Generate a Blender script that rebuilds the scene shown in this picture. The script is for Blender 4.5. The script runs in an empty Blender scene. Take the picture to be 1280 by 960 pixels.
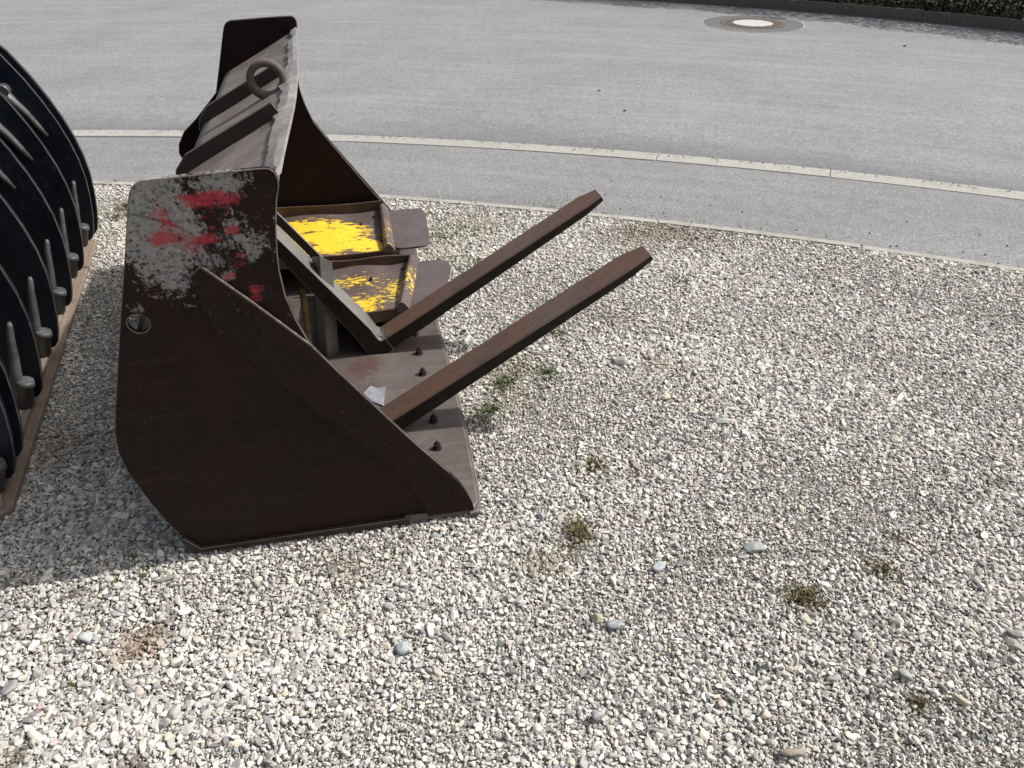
import bpy, bmesh, math, random
import numpy as np
from mathutils import Vector, Matrix
random.seed(7); rng = np.random.default_rng(11)
S = bpy.context.scene; COL = S.collection

# ---------------------------------------------------------------- camera
cd = bpy.data.cameras.new('camera'); cam = bpy.data.objects.new('camera', cd); COL.objects.link(cam)
cam.location = (0, 0, 1.6); cam.rotation_euler = (math.radians(56), 0, 0)
cd.sensor_width = 36; cd.lens = 36 * 961 / 1280; cd.clip_start = .05; cd.clip_end = 3000
S.camera = cam

# ---------------------------------------------------------------- sky, sun, exposure
U = Vector((0.97833286, 0.20703819, 0)); N = Vector((-0.20703819, 0.97833286, 0))   # bucket axes on the ground
SUN_EL = math.radians(48); SUN_OFF = math.radians(2.0)
sd = (U * math.cos(SUN_OFF) + N * math.sin(SUN_OFF)) * math.cos(SUN_EL) + Vector((0, 0, math.sin(SUN_EL)))
w = bpy.data.worlds.new('World'); S.world = w; w.use_nodes = True
nt = w.node_tree; bg = nt.nodes['Background']
sky = nt.nodes.new('ShaderNodeTexSky'); sky.sky_type = 'NISHITA'; sky.sun_disc = False
sky.sun_elevation = SUN_EL; sky.sun_rotation = math.atan2(sd.x, sd.y); sky.air_density = 1.0; sky.dust_density = 5.0
hs = nt.nodes.new('ShaderNodeHueSaturation'); hs.inputs['Saturation'].default_value = .45      # thin bright cloud greys the blue
nt.links.new(sky.outputs[0], hs.inputs['Color']); nt.links.new(hs.outputs[0], bg.inputs[0]); bg.inputs[1].default_value = 0.115
ld = bpy.data.lights.new('sun', 'SUN'); ld.energy = 4.1; ld.angle = math.radians(1.0); ld.color = (1, .972, .915)
sun = bpy.data.objects.new('sun', ld); COL.objects.link(sun); sun.location = (6, 2, 8)
sun.rotation_euler = sd.to_track_quat('Z', 'Y').to_euler()
S.view_settings.view_transform = 'Standard'; S.view_settings.look = 'None'
S.view_settings.exposure = 0.2; S.view_settings.gamma = 1

# ---------------------------------------------------------------- pixel -> ground helper (places only, measured once)
F = 961.; PT = math.radians(34)
def gnd(px, py, z=0.):
    x = (px - 640) / F; y = -(py - 480) / F
    dx, dy, dz = x, math.cos(PT) + y * math.sin(PT), -math.sin(PT) + y * math.cos(PT)
    t = (z - 1.6) / dz
    return Vector((dx * t, dy * t, z))
def inview(x, y, m=0.):
    fy = y * math.cos(PT) + 1.6 * math.sin(PT); uy = y * math.sin(PT) - 1.6 * math.cos(PT)
    px = 640 + F * x / fy; py = 480 - F * uy / fy
    return (px > -m) & (px < 1280 + m) & (py > -m) & (py < 960 + m)

# ---------------------------------------------------------------- material helpers
class M:
    def __init__(s, name, rough=.6, metal=0, spec=.5):
        s.m = bpy.data.materials.new(name); s.m.use_nodes = True; s.t = s.m.node_tree
        s.b = s.t.nodes['Principled BSDF']; s.b.inputs['Roughness'].default_value = rough
        s.b.inputs['Metallic'].default_value = metal; s.b.inputs['Specular IOR Level'].default_value = spec
        s.co = s.t.nodes.new('ShaderNodeTexCoord').outputs['Object']
    def n(s, typ, **k):
        o = s.t.nodes.new(typ)
        for a, v in k.items(): setattr(o, a, v)
        return o
    def l(s, a, b): s.t.links.new(a, b)
    def vec(s, scale=(1, 1, 1), loc=(0, 0, 0), rot=(0, 0, 0)):
        m = s.n('ShaderNodeMapping'); s.l(s.co, m.inputs[0])
        m.inputs['Scale'].default_value = scale; m.inputs['Location'].default_value = loc; m.inputs['Rotation'].default_value = rot
        return m.outputs[0]
    def noise(s, scale, detail=6, rough=.6, vec=None, dist=0):
        o = s.n('ShaderNodeTexNoise'); s.l(vec or s.co, o.inputs['Vector'])
        o.inputs['Scale'].default_value = scale; o.inputs['Detail'].default_value = detail
        o.inputs['Roughness'].default_value = rough; o.inputs['Distortion'].default_value = dist
        return o.outputs['Fac']
    def vor(s, scale, feature='F1', vec=None, out='Distance'):
        o = s.n('ShaderNodeTexVoronoi', feature=feature); s.l(vec or s.co, o.inputs['Vector']); o.inputs['Scale'].default_value = scale
        return o.outputs[out]
    def math(s, op, a, b=None, c=None, clamp=False):
        o = s.n('ShaderNodeMath', operation=op); o.use_clamp = clamp
        for i, v in enumerate((a, b, c)):
            if v is None: continue
            if isinstance(v, (int, float)): o.inputs[i].default_value = v
            else: s.l(v, o.inputs[i])
        return o.outputs[0]
    def ramp(s, fac, lo, hi, a=0., b=1.):
        o = s.n('ShaderNodeMapRange'); s.l(fac, o.inputs[0])
        for i, v in zip((1, 2, 3, 4), (lo, hi, a, b)): o.inputs[i].default_value = v
        return o.outputs[0]
    def mix(s, fac, a, b, blend='MIX'):
        o = s.n('ShaderNodeMix', data_type='RGBA', blend_type=blend)
        for i, v in ((0, fac), (6, a), (7, b)):
            if isinstance(v, (int, float)): o.inputs[i].default_value = v
            elif isinstance(v, tuple): o.inputs[i].default_value = (*v, 1)
            else: s.l(v, o.inputs[i])
        return o.outputs[2]
    def blob(s, c, r, rot=0):
        """1 in the middle of an ellipsoid falling to 0 at its rim (object space)"""
        sub = s.n('ShaderNodeVectorMath', operation='SUBTRACT'); s.l(s.co, sub.inputs[0]); sub.inputs[1].default_value = c
        v = sub.outputs[0]
        if rot:
            ro = s.n('ShaderNodeVectorRotate', rotation_type='Y_AXIS'); s.l(v, ro.inputs['Vector']); ro.inputs['Angle'].default_value = rot; v = ro.outputs[0]
        mu = s.n('ShaderNodeVectorMath', operation='MULTIPLY'); s.l(v, mu.inputs[0]); mu.inputs[1].default_value = (1 / r[0], 1 / r[1], 1 / r[2])
        le = s.n('ShaderNodeVectorMath', operation='LENGTH'); s.l(mu.outputs[0], le.inputs[0])
        return s.math('SUBTRACT', 1.0, le.outputs['Value'], clamp=True)
    def done(s, col=None, rough=None, bump=None, dist=.002, strength=.5):
        if col is not None:
            if isinstance(col, tuple): s.b.inputs['Base Color'].default_value = (*col, 1)
            else: s.l(col, s.b.inputs['Base Color'])
        if rough is not None: s.l(rough, s.b.inputs['Roughness'])
        if bump is not None:
            o = s.n('ShaderNodeBump'); o.inputs['Distance'].default_value = dist; o.inputs['Strength'].default_value = strength
            s.l(bump, o.inputs['Height']); s.l(o.outputs[0], s.b.inputs['Normal'])
        return s.m

def worn_steel(name, base, alt, fleck=None, fleck_amt=.62, rough=(.4, .7), sc=6, spec=.4, bump=.0012):
    m = M(name, spec=spec)
    a = m.noise(sc, 8, .65); b = m.noise(sc * 7, 6, .7); c = m.noise(sc * 30, 3, .6)
    col = m.mix(m.ramp(a, .38, .62), base, alt)
    col = m.mix(m.ramp(b, .45, .75, 0, .6), col, tuple(x * .55 for x in base))
    if fleck: col = m.mix(m.ramp(m.math('ADD', b, m.math('MULTIPLY', a, .35)), fleck_amt + .15, fleck_amt + .22), col, fleck)
    return m.done(col, m.ramp(b, .3, .7, *rough), m.math('ADD', b, m.math('MULTIPLY', c, .5)), bump, .6)

# bucket steels
mat_side_in = worn_steel('dark_brown_steel', (.012, .008, .008), (.020, .010, .011), None, sc=5, rough=(.6, .8), spec=.12)
mat_edge = worn_steel('bare_worn_edge', (.20, .18, .165), (.08, .06, .05), None, sc=14, rough=(.35, .6), spec=.6)
mat_strip = worn_steel('brown_rust_strip', (.022, .012, .008), (.014, .008, .006), (.060, .042, .030), .64, sc=9, rough=(.6, .85), spec=.2)
mat_floor = worn_steel('polished_floor_steel', (.125, .105, .105), (.085, .070, .072), None, sc=4, rough=(.38, .6), spec=.5)
mat_cut = worn_steel('cutting_edge_steel', (.135, .112, .108), (.10, .078, .072), (.22, .19, .17), .7, sc=6, rough=(.4, .65), spec=.5)
def cut_mat():
    m = M('cutting_edge_steel', spec=.45); a = m.noise(4, 8, .66); b = m.noise(40, 8, .75); sc = m.noise(7, 8, .75, m.vec((.6, 6, 1)))
    col = m.mix(m.ramp(a, .38, .62), (.120, .100, .094), (.078, .061, .056)); col = m.mix(m.ramp(sc, .52, .64, 0, .5), col, (.165, .142, .132))
    st = m.math('ADD', m.blob((.53, .86, .03), (.11, .10, 1)), m.math('MULTIPLY', m.blob((.47, .78, .03), (.14, .10, 1)), .6))
    col = m.mix(m.math('MULTIPLY', m.ramp(m.math('ADD', m.math('MULTIPLY', st, .5), b), .66, .90), .7), col, (.075, .030, .025))
    col = m.mix(m.ramp(b, .55, .68, 0, .6), col, (.055, .042, .038)); return m.done(col, m.ramp(b, .3, .7, .36, .62), m.math('ADD', b, sc), .0012, .6)
mat_cut = cut_mat()
mat_eye = worn_steel('dull_eye_steel', (.105, .088, .078), (.06, .048, .042), (.25, .22, .19), .68, sc=16)
mat_top = worn_steel('sun_bleached_brown_steel', (.24, .205, .18), (.135, .112, .098), (.34, .29, .22), .70, sc=7, rough=(.45, .7))
mat_gusset = worn_steel('dark_gusset_steel', (.028, .021, .018), (.018, .013, .012), (.08, .064, .055), .66, sc=12)
mat_lip = worn_steel('bare_grey_lip', (.30, .285, .27), (.20, .18, .17), (.08, .06, .055), .68, sc=14, rough=(.35, .55), spec=.6)
mat_bolt = worn_steel('black_bolt', (.018, .015, .014), (.03, .022, .018), None, sc=40, rough=(.4, .6))
mat_weld = worn_steel('weld_bead', (.16, .14, .12), (.07, .055, .045), None, sc=60)

def near_plate_mat():
    m = M('scratched_side_paint', spec=.16)
    base = m.mix(m.ramp(m.noise(4, 6), .35, .65), (.0085, .0058, .0050), (.020, .0085, .0075))
    fine = m.noise(26, 12, .74, m.vec((1, 1, .8)), .5); mid = m.noise(8, 9, .66, m.vec((1, 1, 1), (3, 1, 2)))
    # brown dust low on the plate
    base = m.mix(m.math('MULTIPLY', m.ramp(fine, .45, .7), m.blob((.20, 0, .12), (.5, 1, .22))), base, (.030, .020, .015))
    stre = m.noise(5, 8, .7, m.vec((1, 1, 9), (0, 0, 0), (0, .12, 0))); base = m.mix(m.ramp(stre, .52, .70, 0, .55), base, (.026, .016, .013))
    base = m.mix(m.math('MULTIPLY', m.ramp(m.noise(140, 3, .7), .58, .66), m.ramp(stre, .45, .6)), base, (.055, .043, .036))
    # worn grey primer: regions times noise
    hf = m.noise(95, 5, .75); comb = m.math('ADD', m.math('ADD', m.math('MULTIPLY', fine, .45), m.math('MULTIPLY', mid, .33)), m.math('MULTIPLY', hf, .22))
    reg = m.math('MULTIPLY', m.blob((.135, 0, .975), (.15, 1, .24), 0), 1.7)
    for c, r, ro, k in (((.27, 0, 1.045), (.16, 1, .075), 0, 1.1), ((.13, 0, .83), (.14, 1, .12), 0, .95), ((.290, 0, .915), (.16, 1, .16), 0, .86),
                        ((.21, 0, .86), (.16, 1, .13), 0, .80), ((.315, 0, .685), (.10, 1, .06), .6, .66), ((.155, 0, .768), (.09, 1, .03), 0, .72),
                        ((.37, 0, .72), (.06, 1, .09), 0, .6), ((.04, 0, .775), (.06, 1, .06), 0, .72), ((.17, 0, .79), (.05, 1, .02), .75, .8), ((.25, 0, .835), (.10, 1, .04), .75, .9)):
        reg = m.math('MAXIMUM', reg, m.math('MULTIPLY', m.blob(c, r, ro), k))
    thr = m.math('SUBTRACT', comb, m.ramp(reg, 0, 1, .645, .44))
    m1 = m.ramp(thr, -.010, .012)
    spk = m.noise(55, 8, .8, m.vec((1, 1, .7), (9, 0, 2))); m2 = m.ramp(m.math('SUBTRACT', spk, m.ramp(reg, 0, 1, .68, .47)), 0, .02)
    mask = m.math('MULTIPLY', m.math('MAXIMUM', m1, m2), m.ramp(reg, .0, .05), clamp=True)
    fl = m.noise(80, 8, .8, m.vec((1, 1, 1), (2, 0, 4))); mask = m.math('MULTIPLY', mask, m.ramp(m.math('ADD', fl, m.ramp(reg, .2, 1., .09, -.01)), .53, .58, 1, 0))
    grey = m.mix(m.ramp(m.noise(70, 7, .75), .38, .62), (.34, .33, .325), (.16, .15, .14))
    grey = m.mix(m.ramp(mid, .45, .6, 0, .6), grey, (.27, .26, .255))
    wv = m.n('ShaderNodeTexWave', wave_type='RINGS', rings_direction='Y'); m.l(m.vec((1, 1, 1), (-.02, 0, -.80)), wv.inputs['Vector'])
    wv.inputs['Scale'].default_value = 1.6; wv.inputs['Distortion'].default_value = 5; wv.inputs['Detail'].default_value = 3; wv.inputs['Detail Scale'].default_value = .8
    grey = m.mix(m.math('MULTIPLY', m.ramp(wv.outputs['Fac'], .0, .006, .85, 0), m.ramp(mid, .45, .55)), grey, (.02, .015, .014))
    col = m.mix(mask, base, grey)
    red = None
    for c, r, ro, k in (((.250, 0, 1.012), (.105, 1, .034), 0, 1.), ((.150, 0, .975), (.055, 1, .065), .5, .75), ((.135, 0, .935), (.085, 1, .036), 0, 1.),
                     ((.205, 0, .915), (.08, 1, .045), .6, .75), ((.285, 0, .94), (.035, 1, .028), 0, .8), ((.20, 0, .965), (.13, 1, .08), 0, .42), ((.25, 0, .828), (.12, 1, .025), .85, .75), ((.295, 0, .775), (.08, 1, .035), .8, .6)):
        b = m.math('MULTIPLY', m.blob(c, r, ro), k); red = b if red is None else m.math('MAXIMUM', red, b)
    rn = m.math('ADD', m.math('MULTIPLY', m.noise(42, 12, .78, m.vec((.6, 1, 1.2), (5, 0, 1))), .6), m.math('MULTIPLY', m.noise(14, 5, .6, m.vec((1, 1, 1), (5, 0, 7))), .4))
    rm = m.math('MULTIPLY', m.ramp(m.math('SUBTRACT', rn, m.ramp(red, 0, .8, .655, .38)), -.03, .05), m.ramp(red, .02, .1))
    col = m.mix(m.math('MULTIPLY', m.math('MULTIPLY', rm, .9), m.ramp(fl, .50, .60, 1, .25)), col, m.mix(m.ramp(fine, .4, .6), (.46, .035, .06), (.30, .05, .06)))
    return m.done(col, m.ramp(fine, .3, .7, .42, .7), m.math('ADD', fine, mask), .0008, .5)
mat_near = near_plate_mat()

def yellow_mat(name, regs, amt, fs=30):
    m = M(name, spec=.4)
    a = m.noise(5, 8, .65); f = m.noise(fs, 10, .75, m.vec((.55, 1.3, 1)), .3); p = m.noise(90, 4, .7)
    base = m.mix(m.ramp(a, .4, .6), (.120, .094, .090), (.078, .058, .053)); base = m.mix(m.ramp(p, .55, .7, 0, .6), base, (.05, .035, .03))
    reg = None
    for c, r, k in regs:
        b = m.math('MULTIPLY', m.blob(c, r), k); reg = b if reg is None else m.math('MAXIMUM', reg, b)
    s_ = m.math('ADD', m.math('MULTIPLY', f, 1.0), m.math('MULTIPLY', reg, .5))
    mask = m.ramp(s_, amt, amt + .035); mask = m.math('MULTIPLY', mask, m.ramp(reg, .0, .05))
    chip = m.noise(75, 6, .8, m.vec((.7, 1, 1), (3, 3, 0))); mask = m.math('MULTIPLY', mask, m.ramp(chip, .60, .64, 1, 0)); mask = m.math('MULTIPLY', mask, m.ramp(m.noise(16, 8, .75, m.vec((.5, 1.2, 1), (1, 7, 0))), .58, .62, 1, 0))
    rusty = m.ramp(s_, amt - .05, amt, 0, 1)
    base = m.mix(m.math('MULTIPLY', rusty, m.ramp(reg, 0, .3, 0, .5)), base, (.13, .06, .03))
    yel = m.mix(m.ramp(p, .62, .7), (.78, .53, .035), (.50, .27, .02)); yel = m.mix(m.ramp(a, .5, .7, 0, .5), yel, (.60, .36, .04))
    return m.done(m.mix(mask, base, yel), m.ramp(p, .3, .7, .4, .6), m.math('ADD', f, mask), .001, .5)

# ---------------------------------------------------------------- mesh helpers
def link(name, me, parent=None, mats=()):
    for mt in mats: me.materials.append(mt)
    o = bpy.data.objects.new(name, me); COL.objects.link(o)
    if parent: o.parent = parent
    return o
def empty(name, loc, rz=0):
    o = bpy.data.objects.new(name, None); COL.objects.link(o); o.location = loc; o.rotation_euler = (0, 0, rz); o.empty_display_size = .1
    return o
def tag(o, label, cat, group=None, kind=None):
    if label: o['label'] = label
    if cat: o['category'] = cat
    if group: o['group'] = group
    if kind: o['kind'] = kind
    return o
def plate(name, outline, w0, w1, parent, mats, axes='xz', holes=(), bevel=.002, smooth=False):
    """solid plate: outline in two axes, thickness along the third; rim and chamfer take the 2nd material"""
    bm = bmesh.new()
    def P(p, t):
        return (p[0], t, p[1]) if axes == 'xz' else (p[0], p[1], t)
    if not holes:
        vs = [bm.verts.new(P(p, w0)) for p in outline]; bm.faces.new(vs)
    else:
        es = []
        for lp in [outline, *holes]:
            vs = [bm.verts.new(P(p, w0)) for p in lp]
            es += [bm.edges.new((vs[i], vs[(i + 1) % len(vs)])) for i in range(len(vs))]
        bmesh.ops.triangle_fill(bm, edges=es, use_beauty=True)
    r = bmesh.ops.extrude_face_region(bm, geom=bm.faces[:])
    d = Vector((0, w1 - w0, 0)) if axes == 'xz' else Vector((0, 0, w1 - w0))
    top = [g for g in r['geom'] if isinstance(g, bmesh.types.BMVert)]
    bmesh.ops.translate(bm, verts=top, vec=d)
    bmesh.ops.recalc_face_normals(bm, faces=bm.faces[:])
    ax = Vector((0, 1, 0)) if axes == 'xz' else Vector((0, 0, 1))
    for f in bm.faces: f.material_index = 0 if abs(f.normal.dot(ax)) > .9 else (2 if len(mats) > 2 else 0)
    if bevel:
        ed = [e for e in bm.edges if len(e.link_faces) == 2 and sorted(abs(f.normal.dot(ax)) > .9 for f in e.link_faces) == [False, True]]
        bmesh.ops.bevel(bm, geom=ed, offset=bevel, segments=2, profile=.6, affect='EDGES', material=1 if len(mats) > 1 else -1)
    me = bpy.data.meshes.new(name); bm.to_mesh(me); bm.free()
    if smooth:
        for p in me.polygons: p.use_smooth = True
    return link(name, me, parent, mats)
def box_bm(bm, c, s, rot=None, bev=.002):
    r = bmesh.ops.create_cube(bm, size=1)
    mt = Matrix.Translation(c) @ (rot.to_4x4() if rot else Matrix()) @ Matrix.Diagonal((*s, 1))
    bmesh.ops.transform(bm, matrix=mt, verts=r['verts'])
    if bev: bmesh.ops.bevel(bm, geom=list({e for v in r['verts'] for e in v.link_edges}), offset=bev, segments=2, affect='EDGES')
def bm_obj(name, bm, parent, mats, smooth=False):
    me = bpy.data.meshes.new(name); bm.to_mesh(me); bm.free()
    if smooth:
        for p in me.polygons: p.use_smooth = True
    return link(name, me, parent, mats)
def tube(name, pts, rad, parent, mats, seg=14, closed=False, cap=True, flat=1.0):
    """round bar through pts with a radius per point"""
    pts = [Vector(p) for p in pts]; n = len(pts); rad = rad if isinstance(rad, (list, tuple)) else [rad] * n
    V = []; Fc = []
    for i, p in enumerate(pts):
        t = (pts[(i + 1) % n] - pts[i - 1]) if closed else (pts[min(i + 1, n - 1)] - pts[max(i - 1, 0)])
        t.normalize(); q = t.to_track_quat('Z', 'Y')
        for k in range(seg):
            a = 2 * math.pi * k / seg; V.append(p + q @ Vector((math.cos(a) * rad[i], math.sin(a) * rad[i] * flat, 0)))
    m = n if closed else n - 1
    for i in range(m):
        for k in range(seg):
            a = i * seg; b = ((i + 1) % n) * seg; Fc.append((a + k, a + (k + 1) % seg, b + (k + 1) % seg, b + k))
    if cap and not closed: Fc += [tuple(range(seg))[::-1], tuple(range((n - 1) * seg, n * seg))]
    me = bpy.data.meshes.new(name); me.from_pydata(V, [], Fc); me.update()
    for p in me.polygons: p.use_smooth = len(p.vertices) == 4
    return link(name, me, parent, mats)
def mesh(name, V, Fc, parent, mats, smooth=False):
    me = bpy.data.meshes.new(name); me.from_pydata([tuple(v) for v in V], [], Fc); me.update()
    if smooth:
        for p in me.polygons: p.use_smooth = True
    return link(name, me, parent, mats)

# ================================================================ THE GROUND
def ring_pt(c, r, ang): return (c[0] + r * math.cos(ang), c[1] + r * math.sin(ang))
KC, KR = (-2.9966, -9.2524), 14.924            # road side of the pale kerb strip
EC, ER = (-3.7568, -11.1574), 15.80            # outer side of the narrow edging by the gravel
HC, HR = (-3.8545, -1.4159), 14.90             # foot of the raised kerb across the street

def sheet(name, outline, z, mat, kind='structure'):
    me = bpy.data.meshes.new(name); me.from_pydata([(x, y, z) for x, y in outline], [], [tuple(range(len(outline)))]); me.update()
    o = link(name, me, None, [mat]); o['kind'] = kind; return o
m = M('meadow', .9, spec=.2)
meadow = m.done(m.mix(m.ramp(m.noise(3, 8), .4, .6), (.05, .075, .025), (.09, .10, .045)), None, m.noise(40, 5), .02)
sheet('terrain', [(-900, -900), (900, -900), (900, 900), (-900, 900)], -.06, meadow)

def asphalt(name, light, dark, chip, polar, cscale=1.):
    m = M(name, .85, spec=.3)
    g = m.noise(170 * cscale, 4, .75); g2 = m.noise(60 * cscale, 3, .7); big = m.noise(1.1, 6, .6); mid = m.noise(7, 6, .6)
    col = m.mix(m.ramp(g, .36, .64), dark, light)
    col = m.mix(m.ramp(g2, .42, .60, .0, .6), col, tuple(x * 1.35 for x in light))
    vc = m.vor(75 * cscale, 'F1'); cr = m.vor(75 * cscale, 'F1', out='Color')
    sp = m.n('ShaderNodeSeparateColor'); m.l(cr, sp.inputs[0])
    chipm = m.math('MULTIPLY', m.ramp(vc, .22, .34, 1, 0), m.ramp(sp.outputs[0], .76, .80))
    col = m.mix(chipm, col, chip)
    pit = m.math('MULTIPLY', m.ramp(vc, .22, .34, 1, 0), m.ramp(sp.outputs[1], .78, .82, 0, .7))
    col = m.mix(pit, col, tuple(x * .35 for x in dark))
    col = m.mix(m.ramp(big, .35, .65, .0, .30), col, dark); col = m.mix(m.ramp(mid, .48, .66, 0, .35), col, light); col = m.mix(m.ramp(m.noise(17, 6, .7), .5, .66, 0, .35), col, dark)
    # tyre tracks and gutter dirt follow the bend of the street
    sub = m.n('ShaderNodeVectorMath', operation='SUBTRACT'); m.l(m.co, sub.inputs[0]); sub.inputs[1].default_value = (polar[0], polar[1], 0)
    le = m.n('ShaderNodeVectorMath', operation='LENGTH'); m.l(sub.outputs[0], le.inputs[0]); r = le.outputs['Value']
    ang = m.n('ShaderNodeSeparateXYZ'); m.l(sub.outputs[0], ang.inputs[0])
    cb = m.n('ShaderNodeCombineXYZ'); m.l(m.math('MULTIPLY', r, 5.0), cb.inputs[0]); m.l(m.math('MULTIPLY', ang.outputs[0], .35), cb.inputs[1])
    st = m.noise(1.0, 7, .62, cb.outputs[0], .6)
    col = m.mix(m.ramp(st, .50, .68, 0, .20), col, tuple(min(1, x * 1.45) for x in light))
    col = m.mix(m.ramp(st, .30, .46, .16, 0), col, dark)
    if polar[2]:
        gut = m.math('ADD', m.math('SUBTRACT', r, polar[2]), m.math('MULTIPLY', mid, .35))
        col = m.mix(m.ramp(gut, .12, .75, .55, 0), col, tuple(x * .7 for x in dark))
    return m.done(col, None, m.math('ADD', g, m.math('MULTIPLY', g2, .5)), .0025, .7)
mat_road = asphalt('road_asphalt', (.255, .257, .264), (.118, .120, .125), (.52, .52, .52), (KC[0], KC[1], KR))
mat_path = asphalt('pavement_asphalt', (.245, .245, .248), (.112, .112, .113), (.55, .54, .53), (KC[0], KC[1], 0), 1.15)

A0, A1 = math.radians(30), math.radians(150)
def arc(c, r, n=80, a0=A0, a1=A1): return [ring_pt(c, r, a0 + (a1 - a0) * i / n) for i in range(n + 1)]
road = sheet('road', arc(KC, KR + .002) + arc((-3.85, -1.4), 40, 60, A0, A1)[::-1], -.022, mat_road)
pave = sheet('pavement', arc(EC, ER, 100) + arc(KC, KR - .155, 100)[::-1], -.002, mat_path)
# verge beyond the raised kerb
m = M('verge_soil', .95, spec=.1)
soil = m.done(m.mix(m.ramp(m.noise(30, 6), .4, .65), (.02, .018, .014), (.028, .028, .018)), None, m.noise(60, 5), .02)
va0, va1 = math.radians(5), math.radians(100)
verge = sheet('verge', arc(HC, HR + .12, 60, va0, va1) + arc(HC, HR + 12, 60, va0, va1)[::-1], .075, soil)

# ---- kerb stones along the bend
m = M('pale_granite', .8, spec=.3)
oi = m.n('ShaderNodeObjectInfo')
c_ = m.mix(m.ramp(m.noise(90, 5, .7), .4, .62), (.40, .395, .37), (.27, .265, .245)); c_ = m.mix(m.ramp(m.noise(6, 6), .5, .75, 0, .5), c_, (.27, .25, .21))
c_ = m.mix(m.ramp(oi.outputs['Random'], 0, 1, 0, .22), c_, (.30, .29, .27))
mat_kerb = m.done(c_, None, m.noise(80, 5), .003)
m = M('old_concrete_edging', .85, spec=.3); oi = m.n('ShaderNodeObjectInfo')
c_ = m.mix(m.ramp(m.noise(70, 5, .7), .4, .62), (.43, .42, .39), (.29, .28, .255)); c_ = m.mix(m.ramp(m.noise(5, 6), .5, .7, 0, .6), c_, (.19, .19, .14))
c_ = m.mix(m.ramp(oi.outputs['Random'], 0, 1, 0, .25), c_, (.22, .21, .18))
mat_edging = m.done(c_, None, m.noise(80, 5), .003)
m = M('dark_kerb_concrete', .9, spec=.2)
mat_dkerb = m.done(m.mix(m.ramp(m.noise(40, 6, .7), .4, .62), (.17, .16, .145), (.10, .095, .08)), None, m.noise(60, 5), .004)

def kerb_run(name, c, r_out, width, step, a0, a1, z_top, depth, mat, parent, chamfer=.006):
    L = r_out * (a1 - a0); n = int(L / step)
    for i in range(n):
        s0 = a0 + (a1 - a0) * i / n; s1 = a0 + (a1 - a0) * (i + 1) / n
        g = .0012 / r_out; jit = random.uniform(-.0025, .0025); jz = random.uniform(-.003, .003)
        V = []; ks = 4
        bm = bmesh.new(); lo = []; hi = []
        ring = [ring_pt(c, r_out + jit, s0 + g + (s1 - s0 - 2 * g) * k / ks) for k in range(ks + 1)] + \
               [ring_pt(c, r_out + jit - width, s0 + g + (s1 - s0 - 2 * g) * k / ks) for k in range(ks, -1, -1)]
        lo = [bm.verts.new((x, y, z_top - depth)) for x, y in ring]; hi = [bm.verts.new((x, y, z_top + jz)) for x, y in ring]
        ft = bm.faces.new(hi); k_ = len(ring)
        for k in range(k_): bm.faces.new((lo[k], lo[(k + 1) % k_], hi[(k + 1) % k_], hi[k]))
        bmesh.ops.recalc_face_normals(bm, faces=bm.faces[:])
        bmesh.ops.bevel(bm, geom=list(ft.edges), offset=chamfer, segments=2, affect='EDGES')
        mid = ring_pt(c, r_out, (s0 + s1) / 2)
        bmesh.ops.translate(bm, verts=bm.verts[:], vec=(-mid[0], -mid[1], 0))
        o = bm_obj('kerb_stone', bm, parent, [mat]); o.location = (mid[0], mid[1], 0)
kp = empty('kerb', (0, 0, 0)); kp['kind'] = 'structure'
kerb_run('k', KC, KR, .155, 1.0, math.radians(62), math.radians(108), .004, .12, mat_kerb, kp, .004)
ep = empty('edging', (0, 0, 0)); ep['kind'] = 'structure'
kerb_run('e', EC, ER, .06, 1.0, math.radians(62), math.radians(92), .004, .14, mat_edging, ep, .008)
dp = empty('raised_kerb', (0, 0, 0)); dp['kind'] = 'structure'
kerb_run('d', HC, HR + .13, .13, 1.0, math.radians(25), math.radians(85), .10, .16, mat_dkerb, dp, .015)

# ---- manhole: asphalt collar, iron frame, concrete filled lid
mh = empty('manhole_cover', gnd(941, 29.5, -.022))
tag(mh, 'round manhole cover with pale concrete centre and rusty iron ring set in the street', 'manhole')
def disc(name, r0, r1, z, mat, n=64, wob=0, th=.0, prof=None):
    V = []; Fc = []
    rr = [(r0, z - th), (r0, z), (r1, z), (r1, z - th)] if r0 > 0 else [(r1, z), (r1, z - th)]
    for k in range(n):
        a = 2 * math.pi * k / n; wv = 1 + wob * (math.sin(3 * a + 1) + .6 * math.sin(7 * a))
        for r, zz in rr: V.append((r * math.cos(a) * (wv if r == r1 else 1), r * math.sin(a) * (wv if r == r1 else 1), zz))
    q = len(rr)
    for k in range(n):
        for j in range(q - 1): Fc.append((k * q + j, ((k + 1) % n) * q + j, ((k + 1) % n) * q + j + 1, k * q + j + 1)[::-1])
    if r0 == 0: Fc.append(tuple(k * q for k in range(n)))
    return mesh(name, V, Fc, mh, [mat])
m = M('fresh_asphalt_collar', .85); mat_collar = m.done(m.mix(m.ramp(m.noise(150, 4, .7), .38, .62), (.075, .075, .077), (.15, .15, .15)), None, m.noise(150, 4), .002)
m = M('tar_seam', .7); mat_seam = m.done(m.mix(m.ramp(m.noise(80, 4, .7), .4, .62), (.27, .27, .27), (.33, .33, .33)))
m = M('rusty_iron', .6); mat_iron = m.done(m.mix(m.ramp(m.noise(60, 5, .7), .4, .62), (.085, .065, .055), (.14, .115, .10)), None, m.noise(90, 4), .002)
m = M('pale_concrete_fill', .8); mat_fill = m.done(m.mix(m.ramp(m.noise(60, 5, .7), .4, .62), (.50, .49, .47), (.40, .39, .37)), None, m.noise(90, 4), .002)
disc('collar_seam', .60, .625, .003, mat_seam, wob=.012); disc('asphalt_collar', .40, .60, .003, mat_collar, wob=.012, th=.003)
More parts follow.
